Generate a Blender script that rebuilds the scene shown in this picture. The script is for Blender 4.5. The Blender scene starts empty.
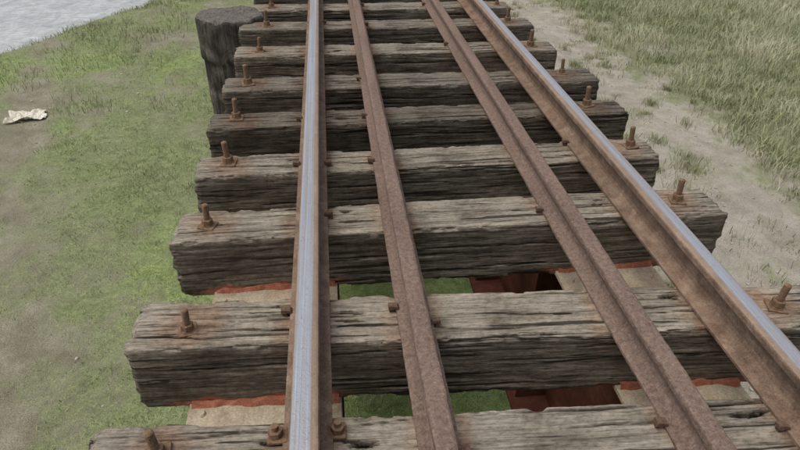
import bpy, bmesh, math, numpy as np
from mathutils import Vector, Matrix
R = math.radians
rng = np.random.default_rng(7)
scene = bpy.context.scene

# ---------------------------------------------------------------- noise
def _h(ix, iy, iz, seed):
    n = (ix.astype(np.int64)*374761393 + iy.astype(np.int64)*668265263 + iz.astype(np.int64)*2147483647 + seed*974634777) & 0xffffffff
    n = ((n ^ (n >> 13)) * 1274126177) & 0xffffffff
    n = ((n ^ (n >> 16)) * 2246822519) & 0xffffffff
    n = n ^ (n >> 15)
    return (n & 0xffffff)/float(0xffffff)
def vn(x, y, z=0.0, seed=0):
    x, y, z = np.broadcast_arrays(np.asarray(x, float), np.asarray(y, float), np.asarray(z, float))
    ix, iy, iz = np.floor(x), np.floor(y), np.floor(z)
    fx, fy, fz = x-ix, y-iy, z-iz
    fx = fx*fx*(3-2*fx); fy = fy*fy*(3-2*fy); fz = fz*fz*(3-2*fz)
    flat = not np.any(z)
    r = 0
    for a in (0, 1):
        for b in (0, 1):
            for c in ((0,) if flat else (0, 1)):
                w = (fx if a else 1-fx)*(fy if b else 1-fy)*(1 if flat else (fz if c else 1-fz))
                r = r + w*_h(ix+a, iy+b, iz+c, seed)
    return r
def fbm(x, y, z=0.0, seed=0, o=4):
    r = 0; a = .5; t = 0
    for i in range(o):
        r = r + a*vn(np.asarray(x)*2**i, np.asarray(y)*2**i, np.asarray(z)*2**i, seed+i*17); t += a; a *= .5
    return r/t
def sstep(a, b, x):
    t = np.clip((x-a)/(b-a), 0, 1); return t*t*(3-2*t)

# ---------------------------------------------------------------- node helper
class NT:
    def __init__(s, name):
        s.m = bpy.data.materials.new(name); s.m.use_nodes = True
        s.t = s.m.node_tree; s.t.nodes.clear()
        s.out = s.n('ShaderNodeOutputMaterial'); s.b = s.n('ShaderNodeBsdfPrincipled')
        s.l(s.b.outputs[0], s.out.inputs[0])
    def n(s, ty, **k):
        x = s.t.nodes.new(ty)
        for a, v in k.items(): setattr(x, a, v)
        return x
    def l(s, a, b): s.t.links.new(a, b)
    def coord(s, out='Object', scale=(1, 1, 1)):
        c = s.n('ShaderNodeTexCoord'); m = s.n('ShaderNodeMapping'); m.inputs['Scale'].default_value = scale
        s.l(c.outputs[out], m.inputs[0]); return m.outputs[0]
    def noise(s, vec, scale, detail=6, rough=.6, dist=0):
        x = s.n('ShaderNodeTexNoise'); x.inputs['Scale'].default_value = scale; x.inputs['Detail'].default_value = detail
        x.inputs['Roughness'].default_value = rough; x.inputs['Distortion'].default_value = dist
        s.l(vec, x.inputs['Vector']); return x.outputs[0]
    def ramp(s, f, stops):
        r = s.n('ShaderNodeValToRGB'); e = r.color_ramp.elements
        while len(e) < len(stops): e.new(.5)
        for i, (p, c) in enumerate(stops):
            e[i].position = p; e[i].color = (c if isinstance(c, tuple) else (c, c, c))[:3] + (1,)
        s.l(f, r.inputs[0]); return r.outputs[0]
    def mix(s, f, a, b, mode='MIX'):
        x = s.n('ShaderNodeMix', data_type='RGBA', blend_type=mode)
        for sock, v in ((x.inputs[0], f), (x.inputs[6], a), (x.inputs[7], b)):
            if isinstance(v, (int, float)): sock.default_value = v
            elif isinstance(v, tuple): sock.default_value = v + (1,)
            else: s.l(v, sock)
        return x.outputs[2]
    def math(s, op, a, b=0.0, clamp=False):
        x = s.n('ShaderNodeMath', operation=op); x.use_clamp = clamp
        for i, v in enumerate((a, b)):
            if isinstance(v, (int, float)): x.inputs[i].default_value = v
            else: s.l(v, x.inputs[i])
        return x.outputs[0]
    def attr(s, name): return s.n('ShaderNodeAttribute', attribute_name=name)
    def bump(s, h, strength=.5, dist=.01, prev=None):
        x = s.n('ShaderNodeBump'); x.inputs['Strength'].default_value = strength; x.inputs['Distance'].default_value = dist
        s.l(h, x.inputs['Height'])
        if prev is not None: s.l(prev, x.inputs['Normal'])
        return x.outputs[0]
    def wsum(s, *ps):
        acc = None
        for v, w in ps:
            m = s.math('MULTIPLY', v, w); acc = m if acc is None else s.math('ADD', acc, m)
        return acc
    def fin(s, col, rough=.85, norm=None, metal=0.0, spec=.3):
        for k, v in (('Base Color', col), ('Roughness', rough), ('Metallic', metal), ('Specular IOR Level', spec)):
            if isinstance(v, (int, float)): s.b.inputs[k].default_value = v
            elif isinstance(v, tuple): s.b.inputs[k].default_value = v + (1,)
            else: s.l(v, s.b.inputs[k])
        if norm is not None: s.l(norm, s.b.inputs['Normal'])
        return s.m

# wood
def mat_wood():
    t = NT('weathered_sleeper_wood')
    geo = t.n('ShaderNodeNewGeometry'); sep = t.n('ShaderNodeSeparateXYZ'); t.l(geo.outputs['True Normal'], sep.inputs[0])
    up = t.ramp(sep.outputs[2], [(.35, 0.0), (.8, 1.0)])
    co = t.coord('Object'); st = t.coord('Object', (1.5, 24, 24)); st2 = t.coord('Object', (5, 95, 95)); st3 = t.coord('Object', (1.3, 30, 30))
    g1 = t.noise(st, 1.6, 7, .72, .3); g2 = t.noise(st2, 1.5, 4, .7, .2); g3 = t.noise(st3, 1.4, 4, .55, .6)
    blot = t.noise(co, 3.6, 5, .65, .4); fleck = t.noise(t.coord('Object', (1, 1.7, 1.7)), 45, 4, .75)
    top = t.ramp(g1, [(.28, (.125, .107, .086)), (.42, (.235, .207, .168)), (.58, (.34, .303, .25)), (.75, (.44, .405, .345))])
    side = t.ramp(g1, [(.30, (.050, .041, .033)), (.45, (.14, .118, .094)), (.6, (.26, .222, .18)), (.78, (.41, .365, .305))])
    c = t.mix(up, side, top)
    c = t.mix(.95, c, t.ramp(g2, [(.3, .32), (.46, .95), (.7, 1.28)]), 'MULTIPLY')
    c = t.mix(.9, c, t.ramp(blot, [(.3, (.44, .405, .37)), (.5, (.92, .91, .89)), (.7, (1.18, 1.17, 1.13))]), 'MULTIPLY')
    c = t.mix(.85, c, t.ramp(fleck, [(.3, .5), (.5, 1.0), (.7, 1.25)]), 'MULTIPLY')
    fis = t.ramp(g3, [(.375, 1.0), (.405, 0.0)])
    c = t.mix(t.math('MULTIPLY', fis, .85), c, (.022, .018, .015))
    tint = t.attr('tint'); c = t.mix(1.0, c, tint.outputs['Color'], 'MULTIPLY')
    ru = t.attr('rust'); c = t.mix(t.math('MULTIPLY', ru.outputs['Fac'], t.ramp(blot, [(.3, .9), (.65, .35)])), c, t.mix(.8, c, (.9, .50, .30), 'MULTIPLY'))
    red = t.attr('red'); c = t.mix(red.outputs['Fac'], c, t.ramp(fleck, [(.3, (.22, .075, .045)), (.7, (.46, .19, .12))]))
    cav = t.attr('cav'); c = t.mix(cav.outputs['Fac'], c, (.012, .009, .007))
    hgt = t.wsum((g1, .9), (g2, .6), (t.ramp(g3, [(.36, 0.0), (.42, 1.0)]), .4), (fleck, .35))
    return t.fin(c, .92, t.bump(hgt, .9, .009), spec=.12)
def mat_rust(name, a, b, c3, scale=14, bumpd=.004):
    t = NT(name); co = t.coord('Object'); st = t.coord('Object', (1, .12, 1))
    n1 = t.noise(co, scale, 6, .7, .3); n2 = t.noise(co, 160, 3, .7); n3 = t.noise(st, 16, 4, .6)
    c = t.ramp(n1, [(.28, a), (.52, b), (.78, c3)])
    c = t.mix(.75, c, t.ramp(n2, [(.3, .5), (.55, 1.0), (.75, 1.35)]), 'MULTIPLY')
    c = t.mix(.6, c, t.ramp(n3, [(.3, .65), (.6, 1.1)]), 'MULTIPLY')
    n = t.bump(t.wsum((n2, .35), (n1, .8)), .8, bumpd*1.8)
    return t, c, n
def mk_rust(name, a, b, c3, **k):
    t, c, n = mat_rust(name, a, b, c3, **k); return t.fin(c, .88, n, spec=.2)
def mat_runrail(name, off, half):
    t, c, n = mat_rust(name, (.11, .066, .043), (.205, .138, .096), (.34, .25, .18))
    co = t.n('ShaderNodeTexCoord'); sp = t.n('ShaderNodeSeparateXYZ'); t.l(co.outputs['Object'], sp.inputs[0])
    wob = t.noise(t.coord('Object', (1, .35, 1)), 9, 4, .6)
    ax = t.math('ADD', t.math('SUBTRACT', sp.outputs[0], off), t.math('MULTIPLY', t.math('SUBTRACT', wob, .5), .007))
    band = t.ramp(t.math('ABSOLUTE', ax), [(half-.002, 1.0), (half+.005, 0.0)])
    high = t.math('GREATER_THAN', sp.outputs[2], .1445)
    m = t.math('MULTIPLY', band, high)
    scr = t.noise(t.coord('Object', (150, .5, 1)), 2, 6, .75)
    streak = t.noise(t.coord('Object', (60, .8, 1)), 1.5, 5, .6, .3)
    pit = t.noise(t.coord('Object', (1, .6, 1)), 90, 4, .7)
    stl = t.ramp(scr, [(.3, (.23, .245, .28)), (.5, (.33, .35, .395)), (.7, (.43, .455, .505))])
    stl = t.mix(t.ramp(streak, [(.47, 0.0), (.62, .7)]), stl, (.29, .24, .195))
    stl = t.mix(t.ramp(pit, [(.59, 0.0), (.68, .6)]), stl, (.20, .15, .11))
    col = t.mix(m, c, stl)
    bord = t.math('MULTIPLY', t.math('SUBTRACT', 1.0, band), high)
    col = t.mix(t.math('MULTIPLY', bord, .45), col, (.33, .25, .185))
    rough = t.math('SUBTRACT', .88, t.math('MULTIPLY', m, .34))
    return t.fin(col, rough, n, t.math('MULTIPLY', m, .3), .35)

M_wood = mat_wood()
M_railL = mat_runrail('running_rail_steel', -.006, .025)
M_railR = mat_runrail('running_rail_steel_b', .006, .023)
M_guard = mk_rust('rusted_guard_rail_steel', (.135, .086, .065), (.21, .147, .117), (.31, .23, .185), scale=60, bumpd=.005)
M_bolt = mk_rust('rusty_bolt_steel', (.12, .072, .045), (.22, .14, .085), (.33, .23, .155), scale=60, bumpd=.003)
M_spike = mk_rust('rusty_spike_steel', (.08, .05, .035), (.15, .095, .065), (.24, .165, .12), scale=60, bumpd=.003)
M_red = mk_rust('red_oxide_paint', (.095, .036, .025), (.16, .058, .04), (.24, .10, .07), scale=8)
M_redp = mk_rust('red_oxide_packing', (.24, .08, .048), (.38, .14, .085), (.48, .23, .15), scale=25)
M_flange = mk_rust('dusty_girder_flange', (.30, .22, .15), (.46, .38, .275), (.54, .49, .36), scale=6)

def new_obj(name, me, mat=None):
    o = bpy.data.objects.new(name, me); scene.collection.objects.link(o)
    if mat: me.materials.append(mat)
    return o
def mesh_np(name, v, faces_flat, counts, smooth=True):
    me = bpy.data.meshes.new(name)
    v = np.asarray(v, np.float32); faces_flat = np.asarray(faces_flat, np.int32); counts = np.asarray(counts, np.int32)
    me.vertices.add(len(v)); me.vertices.foreach_set('co', v.ravel())
    me.loops.add(len(faces_flat)); me.loops.foreach_set('vertex_index', faces_flat)
    me.polygons.add(len(counts)); st = np.zeros(len(counts), np.int32); st[1:] = np.cumsum(counts)[:-1]
    me.polygons.foreach_set('loop_start', st); me.polygons.foreach_set('loop_total', counts)
    me.polygons.foreach_set('use_smooth', np.full(len(counts), smooth))
    me.update(calc_edges=True); return me
def fattr(me, name, a):
    at = me.attributes.new(name, 'FLOAT', 'POINT'); at.data.foreach_set('value', np.asarray(a, np.float32).ravel())
def cattr(me, name, a):
    at = me.attributes.new(name, 'FLOAT_COLOR', 'POINT')
    c = np.ones((len(me.vertices), 4), np.float32); c[:, :3] = a; at.data.foreach_set('color', c.ravel())

# ---------------------------------------------------------------- sleepers
GIRD = [(-.44, .10), (1.12, 1.60)]
FZ = -.272
def sleeper(yb, w, h, x0, x1, rot, tint, seed, hi=True, zt=0.0):
    L = x1-x0; n = int(L/(.0065 if hi else .03))
    sT, sF, sB, sK = ((50, 50, 4, 8) if hi else (10, 10, 3, 5))
    r = np.random.default_rng(seed)
    P = []; F = []
    for i in range(sT): P.append((-w*i/sT, 0.)); F.append(0)
    for i in range(sF): P.append((-w, -h*i/sF)); F.append(1)
    for i in range(sB): P.append((-w+w*i/sB, -h)); F.append(2)
    for i in range(sK): P.append((0., -h+h*i/sK)); F.append(3)
    P = np.array(P); F = np.array(F); m = len(P)
    xs = np.linspace(0, L, n+1)
    X = np.repeat(xs, m).reshape(n+1, m); Y = np.tile(P[:, 0], (n+1, 1)); Z = np.tile(P[:, 1], (n+1, 1)); FF = np.tile(F, (n+1, 1))
    cy, cz = -w/2, -h/2
    def f1(fx, s, o=3, ph=0.): return np.repeat(fbm(xs*fx, np.full_like(xs, ph), 0, s, o), m).reshape(n+1, m)
    rad = .008+.018*f1(5, seed+3)**2
    dy = np.abs(Y-cy)-(w/2-rad); dz = np.abs(Z-cz)-(h/2-rad)
    k = (dy > 0) & (dz > 0); d = np.sqrt(np.maximum(dy, 0)**2+np.maximum(dz, 0)**2)+1e-9
    sc = np.where(k, np.minimum(1, rad/d), 1)
    Yr = np.where(k, cy+np.sign(Y-cy)*((w/2-rad)+dy*sc), Y); Zr = np.where(k, cz+np.sign(Z-cz)*((h/2-rad)+dz*sc), Z)
    ny = np.where(FF == 1, -1., np.where(FF == 3, 1., 0)); nz = np.where(FF == 0, 1., np.where(FF == 2, -1., 0))
    ny = np.where(k, np.sign(Y-cy)*np.maximum(dy, 0)/d, ny); nz = np.where(k, np.sign(Z-cz)*np.maximum(dz, 0)/d, nz)
    S2 = Y-Z
    D = (fbm(X*1.2, S2*4, 0, seed, 3)-.5)*.009
    D += (fbm(X*5, S2*75, 0, seed+5, 3)-.5)*.0065
    D += (fbm(X*30, S2*60, 0, seed+6, 2)-.5)*.003
    edge = np.minimum(np.abs(np.abs(Y-cy)-w/2)+np.abs(np.abs(Z-cz)-h/2), 1)
    chip = sstep(.50, .66, fbm(X*13, S2*25, 0, seed+9, 4))*np.clip(1-edge/.03, 0, 1)
    D -= chip*.012
    cav = chip*.2*(edge < .03)
    if hi:
        for c in range(r.integers(24, 32)):
            face = r.choice([0, 0, 1, 1]); a = r.uniform(-.2, L); b = a+r.uniform(.12, .9)
            span = w if face == 0 else h; s0 = r.uniform(.06, .94)*span
            S = (-Y) if face == 0 else (-Z)
            cl = s0+(f1(4, seed+c, 4, c*3.3)-.5)*.03+(X-a)*r.uniform(-.025, .025)
            wd = r.uniform(.0016, .0042)*(.4+1.2*f1(9, seed+50+c, 3, c*5.1))
            taper = sstep(0, .15, X-a)*sstep(0, .15, b-X)
            g = np.exp(-((S-cl)/np.maximum(wd, .001))**2)*taper*(FF == face)
            D -= g*.013; cav = np.maximum(cav, g*.95)
        for gx in (-.125, .145, 1.335, 1.58):
            if r.random() < .25: continue
            for q in range(r.integers(1, 4)):
                xx = gx-x0+r.uniform(-.02, .03); ss = r.uniform(.2, .8)*w; hl = r.uniform(.02, .06); hw = r.uniform(.004, .010)
                wob = (f1(30, seed+q, 3, q*7.7)-.5)*.018
                g = np.clip(1.3-np.abs((X-xx)/hl)**1.3-((-Y-ss+wob)/hw)**2, 0, 1)*(FF == 0)
                D -= g*.028; cav = np.maximum(cav, np.clip(g*1.5, 0, 1))
        for q in range(r.integers(1, 4)):
            xx = r.uniform(.05, L-.05); hl = r.uniform(.03, .12)
            g = np.clip(1-((X-xx)/hl)**2-((edge)/.022)**2, 0, 1)*(Z > -h*.6)*(Y < -w*.4)*fbm(X*30, S2*30, 0, seed+6, 2)*1.4
            D -= g*.014; cav = np.maximum(cav, g*.5)
    Yn = Yr+ny*D; Zn = Zr+nz*D
    ex = np.clip(1-np.minimum(X, L-X)/.02, 0, 1); sgn = np.where(X < L/2, -1, 1)
    Xn = X+sgn*ex*(fbm(Y*40, Z*40, seed, seed, 3)-.6)*.035
    inset = ex*.06
    Yn = cy+(Yn-cy)*(1-inset); Zn = cz+(Zn-cz)*(1-inset)
    Yn = Yn+(f1(.8, seed+77, 2, seed)-.5)*.02
    V = np.stack([Xn, Yn, Zn], -1).reshape(-1, 3)
    i = np.arange(n)[:, None]; j = np.arange(m)[None, :]; j2 = (j+1) % m
    q = np.stack([np.broadcast_to(i*m+j, (n, m)), np.broadcast_to(i*m+j2, (n, m)), np.broadcast_to((i+1)*m+j2, (n, m)), np.broadcast_to((i+1)*m+j, (n, m))], -1).reshape(-1)
    faces = np.concatenate([q, np.arange(m)[::-1], n*m+np.arange(m)])
    counts = np.concatenate([np.full(n*m, 4), [m, m]])
    me = mesh_np('sleeper_mesh', V, faces, counts)
    Xw = X+x0; red = np.zeros_like(X)
    for a, b in GIRD:
        red = np.maximum(red, sstep(a-.10, a+.02, Xw)*sstep(b+.10, b-.02, Xw))
    lim = FZ+.012+.07*(f1(12, seed+31, 4)-.42)
    red = red*sstep(0.006, -.006, Z-lim)*(FF == 1)
    rust = np.zeros_like(X); nb = fbm(X*14, S2*14, 0, seed+8, 3)
    for bx in (-.42, 1.70):
        dd = np.sqrt((Xw-bx)**2+((Y+w/2))**2)*(FF == 0)+(FF == 1)*np.sqrt(((Xw-bx)*1.8)**2+(w/2+(-Z)*.5)**2)+(FF > 1)*9
        rust = np.maximum(rust, sstep(.17, .04, dd+(nb-.5)*.12))
    for bx, bw in ((0, .07), (1.462, .07), (.37, .06), (1.098, .06)):
        rust = np.maximum(rust, sstep(bw+.06, bw, np.abs(Xw-bx)+(nb-.5)*.08)*(FF == 0)*.9)
        rust = np.maximum(rust, sstep(bw+.06, bw-.02, np.abs(Xw-bx)+(nb-.5)*.12)*(FF == 1)*np.clip(1+Z/.22, 0, 1)*.7)
    fattr(me, 'rust', rust)
    fattr(me, 'cav', np.clip(cav, 0, 1)); fattr(me, 'red', red*.9); cattr(me, 'tint', np.tile(np.array(tint), (len(V), 1)))
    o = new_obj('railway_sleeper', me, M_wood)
    o.location = (x0, yb, zt); o.rotation_euler = (0, 0, R(rot))
    return o
G = lambda v, a=1., b=1.: (v, v*a, v*b)
TIES = [
 (1.195, .23, .29, -.61, 1.92, -2.1, G(.95), 0),
 (1.735, .24, .285, -.600, 1.94, -2.5, G(1.0, .99, .97), 0),
 (2.355, .245, .295, -.585, 1.90, .4, G(.96, 1, .98), .0),
 (2.885, .23, .28, -.585, 1.86, .9, G(.9, 1, .98), 0),
 (3.45, .22, .27, -.61, 1.94, 1.3, G(.50, .99, .97), -.005),
 (4.04, .25, .29, -.595, 1.97, .9, G(.62), 0),
 (4.72, .255, .30, -.60, 1.89, .7, G(.86, .99, .97), 0),
 (5.40, .24, .28, -.635, 1.91, .5, G(.74), 0),
 (6.00, .25, .30, -.60, 1.86, .7, G(.88), 0),
 (6.60, .24, .30, -.63, 1.90, .4, G(.8), 0),
]
y = 7.2
while y < 30:
    TIES.append((y, .24, .30, -.60+rng.uniform(-.03, .03), 1.86+rng.uniform(-.04, .04), rng.uniform(-.5, .8), G(rng.uniform(.6, .95)), 0)); y += .6
for i, y in enumerate((.56, -.04, -.62)): TIES.append((y, .24, .30, -.62, 1.84, .3, G(.8), 0))
for i, T in enumerate(TIES):
    sleeper(T[0], T[1], T[2], T[3], T[4], T[5], T[6], 11+i*3, hi=(i < 9), zt=T[7])

# ---------------------------------------------------------------- rails
GX1, GX2, RX = .370, 1.098, 1.462
def rail(name, x, prof, mat, yaw=0.0, y0=-2.0, y1=30.0):
    ys = np.concatenate([np.arange(y0, 9, .015), np.arange(9, y1, .5)])
    P = np.array(prof); m = len(P); n = len(ys)
    Y = np.repeat(ys, m); X = np.tile(P[:, 0], n); Z = np.tile(P[:, 1], n)
    amp = .0026 if 'guard' in name else .0006
    X = X+(fbm(Y*22, X*60, Z*60, 5, 3)-.5)*amp*2; Z = np.where(Z > .01, Z+(fbm(Y*25, X*60, Z*60, 8, 3)-.5)*amp, Z)
    X = X+(vn(Y*.35, x*9, 0, 3)-.5)*.008
    i = np.arange(n-1)[:, None]; j = np.arange(m)[None, :]; j2 = (j+1) % m
    sh = (n-1, m)
    q = np.stack([np.broadcast_to(i*m+j, sh), np.broadcast_to((i+1)*m+j, sh), np.broadcast_to((i+1)*m+j2, sh), np.broadcast_to(i*m+j2, sh)], -1).reshape(-1)
    faces = np.concatenate([q, np.arange(m), (n-1)*m+np.arange(m)[::-1]])
    me = mesh_np(name, np.stack([X, Y, Z], -1), faces, np.concatenate([np.full((n-1)*m, 4), [m, m]]), smooth=False)
    me.materials.append(mat)
    o = new_obj(name, me); o.location = (x, 0, .003); o.rotation_euler = (0, 0, yaw)
    return o
def rprof(H, hw, bw, hh=.036, web=.008, base=.010):
    r = [(bw, 0), (bw, base), (bw*.45, base+.008), (web+.006, base+.020), (web, base+.034), (web, H-hh-.014), (web+.004, H-hh-.006), (hw-.001, H-hh+.004), (hw, H-hh+.008),
         (hw, H-.010), (hw-.003, H-.004), (hw-.009, H-.001), (hw*.45, H)]
    return r+[(-a, b) for a, b in r[::-1]]
PR = rprof(.15, .039, .070); PG = rprof(.118, .032, .060, .032)
rail('running_rail', 0.0, PR, M_railL)
rail('running_rail', RX, PR, M_railR)
rail('guard_rail', GX1, PG, M_guard)
rail('guard_rail', GX2, PG, M_guard)

# ---------------------------------------------------------------- hardware
def prism(bm, n, r, z0, z1, cx=0, cy=0, r2=None, rot=0):
    r2 = r if r2 is None else r2
    a = [bm.verts.new((cx+r*math.cos(rot+2*math.pi*i/n), cy+r*math.sin(rot+2*math.pi*i/n), z0)) for i in range(n)]
    b = [bm.verts.new((cx+r2*math.cos(rot+2*math.pi*i/n), cy+r2*math.sin(rot+2*math.pi*i/n), z1)) for i in range(n)]
    for i in range(n): bm.faces.new((a[i], a[(i+1) % n], b[(i+1) % n], b[i]))
    bm.faces.new(a[::-1]); bm.faces.new(b)
def box(bm, x0, x1, y0, y1, z0, z1):
    v = [bm.verts.new((x, y, z)) for x in (x0, x1) for y in (y0, y1) for z in (z0, z1)]
    for f in ((0, 1, 3, 2), (4, 6, 7, 5), (0, 4, 5, 1), (2, 3, 7, 6), (0, 2, 6, 4), (1, 5, 7, 3)): bm.faces.new([v[i] for i in f])
def bm_mesh(name, fn, mat, bevel=.0015):
    bm = bmesh.new(); fn(bm)
    if bevel: bmesh.ops.bevel(bm, geom=[e for e in bm.edges if e.calc_length() > bevel*5], offset=bevel, segments=1, affect='EDGES', clamp_overlap=True)
    bmesh.ops.recalc_face_normals(bm, faces=bm.faces)
    me = bpy.data.meshes.new(name); bm.to_mesh(me); bm.free(); me.materials.append(mat); return me
def f_bolt(bm):
    box(bm, -.038, .038, -.037, .037, -.004, .006)
    prism(bm, 20, .029, .0062, .010)
    prism(bm, 6, .027, .0102, .040, rot=.3)
    z = .040
    while z < .118:
        prism(bm, 12, .0135, z, z+.0025, r2=.0155); prism(bm, 12, .0155, z+.0025, z+.005, r2=.0135); z += .005
    prism(bm, 12, .0135, z, z+.003, r2=.010)
ME_bolt = bm_mesh('hook_bolt_mesh', f_bolt, M_bolt, .0012)
def f_spike(bm):
    box(bm, .0, .017, -.009, .009, -.03, .022)
    v = [bm.verts.new(p) for p in ((-.020, -.014, .018), (.020, -.014, .018), (.020, .014, .018), (-.020, .014, .018), (-.014, -.011, .030), (.019, -.012, .036), (.019, .012, .036), (-.014, .011, .030))]
    for f in ((3, 2, 1, 0), (4, 5, 6, 7), (0, 1, 5, 4), (1, 2, 6, 5), (2, 3, 7, 6), (3, 0, 4, 7)): bm.faces.new([v[i] for i in f])
ME_spike = bm_mesh('rail_spike_mesh', f_spike, M_spike, .0015)
def f_clip(bm):
    box(bm, -.022, .030, -.026, .026, .006, .016)
    prism(bm, 6, .020, .0162, .036, cx=.008)
    prism(bm, 10, .010, .036, .052, cx=.008)
ME_clip = bm_mesh('rail_clip_mesh', f_clip, M_bolt, .0015)
def put(name, me, loc, rz=0, tilt=(0, 0), s=1):
    o = bpy.data.objects.new(name, me); scene.collection.objects.link(o); o.location = loc
    o.rotation_euler = (tilt[0], tilt[1], rz); o.scale = (s, s, s); return o
for i, T in enumerate(TIES):
    yb, w, h, x0, x1, rot, _, zt = T
    if yb > 16: continue
    yc = yb-w/2
    for bx in (-.42, 1.72):
        yy = yc+math.tan(R(rot))*(bx-x0)
        put('hook_bolt', ME_bolt, (bx+rng.uniform(-.03, .03), yy+rng.uniform(-.03, .03), zt+.002), rng.uniform(-.4, .4), (rng.uniform(-.08, .08), rng.uniform(-.08, .08)), rng.uniform(.8, 1.08))
    for rx, bw in ((0, .07), (RX, .07), (GX1, .06), (GX2, .06)):
        for sd in (-1, 1):
            if rng.random() < .62 and not (i == 0): continue
            yy = yc+math.tan(R(rot))*(rx-x0)+rng.uniform(-.07, .07)
            use_clip = (i == 0 and rx == 0)
            if use_clip: yy = yc+.03
            put('rail_clip' if use_clip else 'rail_spike', ME_clip if use_clip else ME_spike, (rx+sd*(bw+.008), yy, zt-.001), 0 if sd > 0 else math.pi, (rng.uniform(-.12, .12), rng.uniform(-.12, .12)), rng.uniform(.8, 1.0)*(1.25 if use_clip else 1))

# ---------------------------------------------------------------- girders + pier
def simple(name, fn, mat, bevel=.003):
    return new_obj(name, bm_mesh(name, fn, mat, bevel))
for a, b in GIRD:
    e = bpy.data.objects.new('bridge_girder', None); scene.collection.objects.link(e)
    c = (a+b)/2
    fl = simple('top_flange', lambda bm: box(bm, a, b, -2.5, 30, FZ-.023, FZ), M_flange)
    wb = simple('web', lambda bm: box(bm, c-.009, c+.009, -2.5, 30, -1.50, FZ-.0235), M_red)
    bf = simple('bottom_flange', lambda bm: box(bm, a, b, -2.5, 30, -1.525, -1.5005), M_red)
    def st(bm):
        y = -2.2
        while y < 30:
            box(bm, a+.04, c-.0095, y, y+.012, -1.4995, FZ-.0245); box(bm, c+.0095, b-.04, y, y+.012, -1.4995, FZ-.0245); y += 1.15
    sf = simple('stiffeners', st, M_red)
    def rv(bm):
        y = -2.4
        while y < 8:
            for xx in (a+.05, b-.05): prism(bm, 8, .016, FZ, FZ+.010, xx, y, .010)
            y += .12
    rvs = simple('rivets', rv, M_flange, 0)
    def pk(bm):
        for T in TIES:
            sl = math.tan(R(T[5])); yy = T[0]+sl*(c-T[3]); n = 40
            xs = np.linspace(a+.01, b-.01, n)
            fr = [yy+sl*(x-c)-T[1]-.002-.030*float(fbm(np.array([x*14]), T[0]*7, 0, 3, 4)[0]) for x in xs]
            tp = [FZ+.002+.030*float(fbm(np.array([x*18]), T[0]*5, 0, 9, 4)[0]) for x in xs]
            r0 = [bm.verts.new((x, f, FZ+.0006)) for x, f in zip(xs, fr)]; r1 = [bm.verts.new((x, f+.010, z)) for x, f, z in zip(xs, fr, tp)]
            r2 = [bm.verts.new((x, yy+sl*(x-c)-T[1]+.02, z)) for x, z in zip(xs, tp)]
            for p, q in ((r0, r1), (r1, r2)):
                for k in range(n-1): bm.faces.new((p[k], p[k+1], q[k+1], q[k]))
    pks = simple('packing_plates', pk, M_redp, 0)
    for o in (fl, wb, bf, sf, rvs, pks): o.parent = e
def brace(bm):
    a, b = GIRD[0][1]+.003, GIRD[1][0]-.003
    for y in np.arange(-1.6, 29, 2.3):
        box(bm, a-.2, b+.2, y, y+.09, -1.30, -1.288); box(bm, a-.2, b+.2, y, y+.012, -1.2875, -1.21)
        box(bm, a-.2, b+.2, y, y+.09, -.56, -.548)
simple('cross_bracing', brace, M_red)

t = NT('tarred_pile_timber'); co = t.coord('Object'); st = t.coord('Object', (14, 14, 1.2))
n1 = t.noise(co, 5, 7, .65, .5); n2 = t.noise(st, 2.2, 6, .7); n3 = t.noise(co, 50, 4, .6)
c = t.ramp(n1, [(.35, (.042, .036, .031)), (.55, (.10, .087, .074)), (.75, (.24, .21, .18))])
c = t.mix(.85, c, t.ramp(n2, [(.35, .35), (.65, 1.6)]), 'MULTIPLY')
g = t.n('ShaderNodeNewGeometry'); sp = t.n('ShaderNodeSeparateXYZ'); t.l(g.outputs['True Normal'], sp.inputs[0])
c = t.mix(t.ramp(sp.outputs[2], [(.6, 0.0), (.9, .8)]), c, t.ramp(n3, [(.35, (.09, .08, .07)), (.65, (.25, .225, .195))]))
M_tar = t.fin(c, .9, t.bump(t.wsum((n3, .3), (n1, .8), (n2, .9)), .9, .03), spec=.15)
def column(name, x, y, r, z0, z1, seed):
    n = 96; prof = []
    for z in np.linspace(z0, z1-.05, 80): prof.append((r, z))
    prof += [(r, z1-.03), (r-.012, z1-.008), (r-.04, z1), (r*.75, z1+.002), (r*.5, z1), (r*.25, z1-.004)]
    P = np.array(prof); m = len(P); a = np.linspace(0, 2*math.pi, n, endpoint=False)
    A = np.repeat(a, m); RR = np.tile(P[:, 0], n); Z = np.tile(P[:, 1], n)
    RR = RR*(1+(fbm(np.cos(A)*2+5, np.sin(A)*2+5, Z*1.2, seed)-.5)*.14+(fbm(np.cos(A)*14+5, np.sin(A)*14+5, Z*3, seed)-.5)*.07)
    RR = RR*np.where((Z > z1-.36), 1.07, 1.0)
    Z2 = Z+(Z > z1-.06)*(fbm(np.cos(A)*RR*12+9, np.sin(A)*RR*12+9, 0, seed+2)-.5)*.06
    V = np.stack([np.cos(A)*RR, np.sin(A)*RR, Z2], -1)
    i = np.arange(n)[:, None]; j = np.arange(m-1)[None, :]; i2 = (i+1) % n; sh = (n, m-1)
    q = np.stack([np.broadcast_to(i*m+j, sh), np.broadcast_to(i2*m+j, sh), np.broadcast_to(i2*m+j+1, sh), np.broadcast_to(i*m+j+1, sh)], -1).reshape(-1)
    faces = np.concatenate([q, np.arange(n)*m+m-1]); me = mesh_np(name, V, faces, np.concatenate([np.full(n*(m-1), 4), [n]]))
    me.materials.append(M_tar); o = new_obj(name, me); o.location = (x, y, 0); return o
e = bpy.data.objects.new('bridge_pier', None); scene.collection.objects.link(e)
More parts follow.
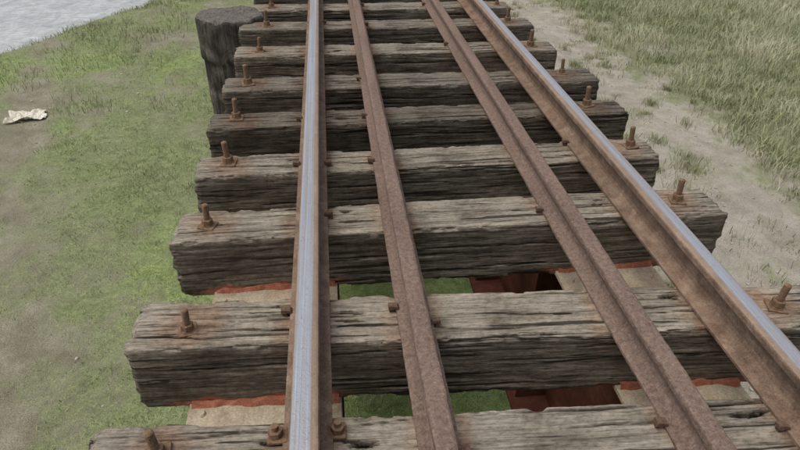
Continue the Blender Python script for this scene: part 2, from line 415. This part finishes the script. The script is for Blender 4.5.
c1 = column('timber_pile_a', -.745, 5.56, .28, -2.6, .03, 4); c2 = column('timber_pile_b', 1.62, 5.62, .31, -2.6, -.36-1.2, 6)
cb = simple('cap_beam', lambda bm: box(bm, -.6, 2.1, 5.30, 5.94, -1.9, -1.53), M_tar, .01)
bw = simple('ballast_screen', lambda bm: box(bm, .12, 1.09, 5.35, 5.9, -1.52, -.36), M_tar, .01)
for o in (c1, c2, cb, bw): o.parent = e

# ---------------------------------------------------------------- terrain
GZ = -2.4
BX, BY = -6.0, 13.3
def bank(x, y):
    dx, dy = 2.1, 3.5; L = math.hypot(dx, dy)
    s = (-(x-BX)*dy+(y-BY)*dx)/L
    return s+(fbm(x*.6, y*.6, 0, 90, 4)-.5)*1.3
def parts(x, y):
    n1 = fbm(x*.55+10, y*.4, 0, 20, 5); n2 = fbm(x*2.6, y*2.2, 0, 25, 4); n3 = fbm(x*9, y*9, 0, 28, 3)
    pc = -1.6-.33*y
    path = np.exp(-((x-pc-(n1-.5)*.6)/.5)**2)
    pc2 = -3.6-.36*y
    path2 = np.exp(-((x-pc2-(n1-.5)*.8)/.55)**2)
    return n1, n2, n3, path, path2
def cover(x, y):
    n1, n2, n3, path, path2 = parts(x, y)
    base = .74+(n1-.5)*1.2+(n2-.5)*1.1
    g = base-.62*path-.4*path2
    near = np.exp(-((x+1.0)/.7)**2)*.35
    g = g+near*(x < 0)
    under = sstep(-.9, -.3, x)*sstep(3.0, 2.0, x); g = g+under*.5
    sand = sstep(2.6, 3.5, x)*sstep(6.3, 5.3, x+(n1-.5)*1.6+(n2-.5)*.8)
    g = g*(1-sand)+sand*(.06+(n2-.50)*.9+(n3-.5)*.4)
    mud = np.exp(-(((x+3.3)/.75)**2+((y-12.8)/.5)**2)); g = g-mud*.9
    g = g+(n3-.5)*.4
    return np.clip(g, 0, 1)
def height(x, y):
    z = GZ+(fbm(x*.35, y*.35, 0, 40, 4)-.5)*.25+(fbm(x*3, y*3, 0, 44, 3)-.5)*.06
    b = bank(x, y)
    z = z-sstep(-.5, 1.2, b)*.55*(np.abs(x) < 200)
    return z
def axis(lo, hi, step, far):
    a = np.arange(lo, hi, step); out = []; d = step; v = hi
    while v < far: d *= 1.35; v += d; out.append(v)
    inn = []; d = step; v = lo
    while v > -far: d *= 1.35; v -= d; inn.append(v)
    return np.array(inn[::-1]+list(a)+out)
gx = axis(-10, 12, .06, 1500); gy = axis(0, 22, .06, 1500)
XX, YY = np.meshgrid(gx, gy, indexing='ij'); ZZ = height(XX, YY)
nx, ny_ = XX.shape
i = np.arange(nx-1)[:, None]; j = np.arange(ny_-1)[None, :]; sh = (nx-1, ny_-1)
q = np.stack([np.broadcast_to(i*ny_+j, sh), np.broadcast_to((i+1)*ny_+j, sh), np.broadcast_to((i+1)*ny_+j+1, sh), np.broadcast_to(i*ny_+j+1, sh)], -1).reshape(-1)
me = mesh_np('ground', np.stack([XX, YY, ZZ], -1).reshape(-1, 3), q, np.full(sh[0]*sh[1], 4))
CV = cover(XX, YY); fattr(me, 'cover', CV); fattr(me, 'sand', sstep(2.4, 3.6, XX)); fattr(me, 'tall', sstep(5.2, 6.4, XX))
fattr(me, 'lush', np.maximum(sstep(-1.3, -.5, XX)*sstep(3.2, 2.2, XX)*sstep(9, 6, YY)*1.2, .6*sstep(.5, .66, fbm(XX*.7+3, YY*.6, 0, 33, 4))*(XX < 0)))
t = NT('grassy_soil'); co = t.coord('Object')
n1 = t.noise(co, 3.2, 7, .65); n2 = t.noise(co, 22, 5, .7); n3 = t.noise(co, 90, 3, .7); n4 = t.noise(co, .9, 4, .6); n5 = t.noise(co, 9, 5, .7, .5)
dirtL = t.ramp(n1, [(.3, (.205, .188, .13)), (.5, (.285, .268, .19)), (.7, (.37, .35, .265))])
dirtR = t.ramp(n1, [(.3, (.32, .285, .23)), (.5, (.42, .385, .315)), (.7, (.52, .48, .405))])
dirt = t.mix(t.attr('sand').outputs['Fac'], dirtL, dirtR)
green = t.ramp(n2, [(.28, (.15, .185, .08)), (.5, (.245, .29, .13)), (.72, (.33, .37, .185))])
green = t.mix(t.ramp(n4, [(.4, 0.0), (.65, .5)]), green, (.30, .31, .195))
green = t.mix(t.attr('tall').outputs['Fac'], green, (.29, .29, .175))
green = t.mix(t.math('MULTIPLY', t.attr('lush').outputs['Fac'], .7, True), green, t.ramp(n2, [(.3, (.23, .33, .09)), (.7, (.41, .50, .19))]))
green = t.mix(.7, green, t.ramp(n5, [(.32, .6), (.55, 1.05), (.72, 1.2)]), 'MULTIPLY')
f = t.math('ADD', t.attr('cover').outputs['Fac'], t.math('MULTIPLY', t.math('SUBTRACT', n2, .5), 1.0))
f = t.math('ADD', f, t.math('MULTIPLY', t.math('SUBTRACT', n3, .5), .9))
c = t.mix(t.ramp(f, [(.25, 0.0), (.75, 1.0)]), dirt, green)
c = t.mix(.8, c, t.ramp(n3, [(.3, .5), (.7, 1.4)]), 'MULTIPLY')
M_ground = t.fin(c, .95, t.bump(t.wsum((n3, .5), (n2, .9)), .8, .045), spec=.1)
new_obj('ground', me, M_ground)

# river
t = NT('silty_river_water'); co = t.coord('Object', (1, .5, 1))
n1 = t.noise(co, 5, 5, .6, .6); n2 = t.noise(t.coord('Object', (1.4, .8, 1)), 2.2, 7, .7, .8); n3 = t.noise(t.coord('Object', (3, 14, 1)), 1.3, 5, .65, .6)
c = t.ramp(n2, [(.35, (.36, .375, .37)), (.65, (.56, .575, .57))]); c = t.mix(.7, c, t.ramp(n3, [(.35, .75), (.65, 1.15)]), 'MULTIPLY')
M_water = t.fin(c, .22, t.bump(t.wsum((n1, .6), (n3, .6)), .6, .06), spec=.5)
bm = bmesh.new()
P0 = Vector((BX, BY, 0)); d = Vector((2.1, 3.5, 0)).normalized(); nrm = Vector((-d.y, d.x, 0))
q = [P0-d*60-nrm*1.2, P0+d*60-nrm*1.2, P0+d*60+nrm*40, P0-d*60+nrm*40]
bm.faces.new([bm.verts.new((v.x, v.y, GZ-.22)) for v in q])
me = bpy.data.meshes.new('river'); bm.to_mesh(me); bm.free(); new_obj('river', me, M_water)

# ---------------------------------------------------------------- grass
def grass(name, px, py, hgt, wid, lean, cols, seed):
    r = np.random.default_rng(seed); N = len(px)
    pz = height(px, py)-.01
    a = r.uniform(0, 2*math.pi, N); la = r.uniform(0, 2*math.pi, N); ln = lean*r.uniform(.2, 1, N)*hgt
    wx, wy = np.cos(a)*wid/2, np.sin(a)*wid/2
    lx, ly = np.cos(la)*ln, np.sin(la)*ln
    V = np.zeros((N, 5, 3))
    V[:, 0] = np.stack([px-wx, py-wy, pz], -1); V[:, 1] = np.stack([px+wx, py+wy, pz], -1)
    V[:, 2] = np.stack([px-wx*.7+lx*.35, py-wy*.7+ly*.35, pz+hgt*.6], -1); V[:, 3] = np.stack([px+wx*.7+lx*.35, py+wy*.7+ly*.35, pz+hgt*.6], -1)
    V[:, 4] = np.stack([px+lx, py+ly, pz+hgt*(1-.25*lean)], -1)
    b = (np.arange(N)*5)[:, None]
    f = np.concatenate([b+0, b+1, b+3, b+2, b+2, b+3, b+4], 1).reshape(-1)
    me = mesh_np(name, V.reshape(-1, 3), f, np.tile([4, 3], N))
    cattr(me, 'bcol', np.repeat(cols, 5, 0)*np.tile(np.array([.85, .85, 1, 1, 1.1]), N)[:, None])
    return new_obj(name, me, M_grass)
t = NT('grass_blades'); ca = t.attr('bcol')
M_grass = t.fin(ca.outputs['Color'], .7, None, spec=.2)
def lerp(a, b, f): return np.array(a)*(1-f[:, None])+np.array(b)*f[:, None]
N = 360000; px = rng.uniform(-8, 2.9, N); py = rng.uniform(1.2, 17, N)
cv = cover(px, py); cl = fbm(px*7, py*7, 0, 61, 3)
k = (rng.random(N) < sstep(.25, .9, cv)*.9*sstep(.32, .58, cl)+.03) & (bank(px, py) < .1)
px, py, cv, cl = px[k], py[k], cv[k], cl[k]; n = len(px)
big = fbm(px*.8, py*.8, 0, 66, 3)
lush = .7*sstep(.5, .66, fbm(px*.7+3, py*.6, 0, 33, 4))
hg = (.012+.034*rng.random(n)**1.5)*(.6+cl)*(1+1.3*sstep(.55, .75, big))
cols = lerp((.22, .275, .105), (.39, .42, .235), np.clip(rng.random(n)*.8+(big-.4), 0, 1))
cols = cols*(1-lush[:, None]*.6)+np.array((.33, .44, .14))*lush[:, None]*.6
dry = rng.random(n) < .15; cols[dry] = np.array((.46, .43, .30))
grass('short_grass', px, py, hg, rng.uniform(.004, .009, n), .9, cols, 1)
N = 70000; px = rng.uniform(-11, -1.5, N); py = rng.uniform(9, 22, N)
cl = fbm(px*1.3, py*1.3, 0, 71, 4); bk = bank(px, py)
k = (bk < .35) & (rng.random(N) < sstep(.52, .66, cl)*.35+sstep(-2.6, -.4, bk)*.7*sstep(.35, .55, cl))
px, py = px[k], py[k]; n = len(px)
cols = lerp((.22, .27, .12), (.40, .40, .25), rng.random(n))
grass('riverbank_weeds', px, py, rng.uniform(.06, .20, n), rng.uniform(.006, .012, n), .9, cols, 2)
N = 330000; px = rng.uniform(5.0, 18, N); py = rng.uniform(3, 28, N)
cl = fbm(px*.9, py*.9, 0, 81, 4); c2 = fbm(px*3, py*3, 0, 83, 3)
edge = px+(fbm(px*.55+10, py*.4, 0, 20, 5)-.5)*1.6+(c2-.5)*1.4
k = rng.random(N) < sstep(5.6, 6.5, edge)*(.35+.65*sstep(.4, .6, c2))
px, py, cl, c2 = px[k], py[k], cl[k], c2[k]; n = len(px)
hg = rng.uniform(.12, .42, n)*(.6+.8*cl)*sstep(5.0, 7.2, px+.3)
cols = lerp((.26, .29, .145), (.55, .53, .37), np.clip(rng.random(n)*.85+(cl-.5)*1.7, 0, 1))
grass('tall_grass', px, py, np.maximum(hg, .06), rng.uniform(.006, .013, n), 1.0, cols, 3)
cx, cy, ch = [], [], []
for i in range(360):
    x = rng.uniform(2.8, 6.6); y = rng.uniform(2.5, 20)
    if rng.random() > .2+.8*((x-2.8)/3.8)**1.5: continue
    m = rng.integers(20, 150); s = rng.uniform(.03, .15)
    cx.append(x+rng.normal(0, s, m)); cy.append(y+rng.normal(0, s, m)); ch.append(np.full(m, rng.uniform(.05, .24)))
px, py, hg = np.concatenate(cx), np.concatenate(cy), np.concatenate(ch); n = len(px)
cols = lerp((.20, .24, .10), (.42, .40, .26), rng.random(n))
grass('grass_tufts', px, py, hg*rng.uniform(.4, 1.1, n), rng.uniform(.005, .01, n), .9, cols, 4)

# stones on the soil
bm = bmesh.new()
for i in range(900):
    x = rng.uniform(2.6, 6.2) if i < 730 else rng.uniform(-9, -1); y = rng.uniform(2, 16)
    s = rng.uniform(.006, .026); z = float(height(np.array([x]), np.array([y]))[0])
    res = bmesh.ops.create_icosphere(bm, subdivisions=1, radius=s)
    for v in res['verts']:
        v.co *= rng.uniform(.75, 1.2); v.co.z *= .6; v.co += Vector((x, y, z+s*.2))
me = bpy.data.meshes.new('pebbles'); bm.to_mesh(me); bm.free()
t = NT('pebble_stone'); M_st = t.fin(t.ramp(t.noise(t.coord(), 9), [(.35, (.26, .23, .19)), (.65, (.47, .44, .38))]), .9)
new_obj('pebbles', me, M_st)

# crumpled discarded sheet
n = 40; u, v = np.meshgrid(np.linspace(-1, 1, n), np.linspace(-1, 1, n), indexing='ij')
ang = np.arctan2(v, u)
lim = .75+.5*(fbm(np.cos(ang)*1.5+3, np.sin(ang)*1.5+3, 0, 5)-.5)
X = u*.32*lim; Y = v*.20*lim
Z = np.abs(fbm(u*2.2+4, v*2.2, 0, 12, 4)-.5)*.22+.03
V = np.stack([X, Y, Z], -1).reshape(-1, 3)
i = np.arange(n-1)[:, None]; j = np.arange(n-1)[None, :]; sh = (n-1, n-1)
q = np.stack([np.broadcast_to(i*n+j, sh), np.broadcast_to((i+1)*n+j, sh), np.broadcast_to((i+1)*n+j+1, sh), np.broadcast_to(i*n+j+1, sh)], -1).reshape(-1)
me = mesh_np('discarded_sheet', V, q, np.full(sh[0]*sh[1], 4), smooth=False)
t = NT('dirty_sheet_fabric'); o = new_obj('discarded_sheet', me, t.fin(t.ramp(t.noise(t.coord(), 12), [(.4, (.60, .54, .42)), (.6, (.80, .77, .68))]), .8))
o.location = (-4.50, 9.05, float(height(np.array([-4.50]), np.array([9.05]))[0])); o.rotation_euler = (0, 0, .2)

# ---------------------------------------------------------------- light
w = bpy.data.worlds.new('World'); scene.world = w; w.use_nodes = True; nt = w.node_tree
bg = nt.nodes['Background']; sky = nt.nodes.new('ShaderNodeTexSky'); sky.sky_type = 'NISHITA'; sky.sun_disc = False
EL, AZ = R(66), R(-100)
sky.sun_elevation = EL; sky.sun_rotation = AZ; sky.dust_density = 4; sky.air_density = 1.0; sky.ozone_density = 1
hs = nt.nodes.new('ShaderNodeHueSaturation'); hs.inputs['Saturation'].default_value = .45
nt.links.new(sky.outputs[0], hs.inputs['Color']); nt.links.new(hs.outputs[0], bg.inputs[0]); bg.inputs[1].default_value = .15
sd = bpy.data.lights.new('sun', 'SUN'); sd.energy = 1.5; sd.angle = R(45); sd.color = (1, .96, .89)
so = bpy.data.objects.new('sun', sd); scene.collection.objects.link(so)
dirv = Vector((math.sin(AZ)*math.cos(EL), math.cos(AZ)*math.cos(EL), math.sin(EL)))
so.rotation_euler = dirv.to_track_quat('Z', 'Y').to_euler()

# ---------------------------------------------------------------- camera
cd = bpy.data.cameras.new('camera'); cam = bpy.data.objects.new('camera', cd); scene.collection.objects.link(cam)
cd.sensor_width = 36; cd.lens = 27.0; cd.clip_start = .05; cd.clip_end = 4000
PITCH, YAW, ROLL = R(34.0), R(7.05), R(1.2)
Mx = Matrix.Rotation(-YAW, 4, 'Z') @ Matrix.Rotation(math.pi/2-PITCH, 4, 'X') @ Matrix.Rotation(ROLL, 4, 'Z')
cam.matrix_world = Matrix.Translation((.118, 0, 1.47)) @ Mx
scene.camera = cam
scene.view_settings.view_transform = 'Standard'; scene.view_settings.look = 'None'; scene.view_settings.exposure = 0
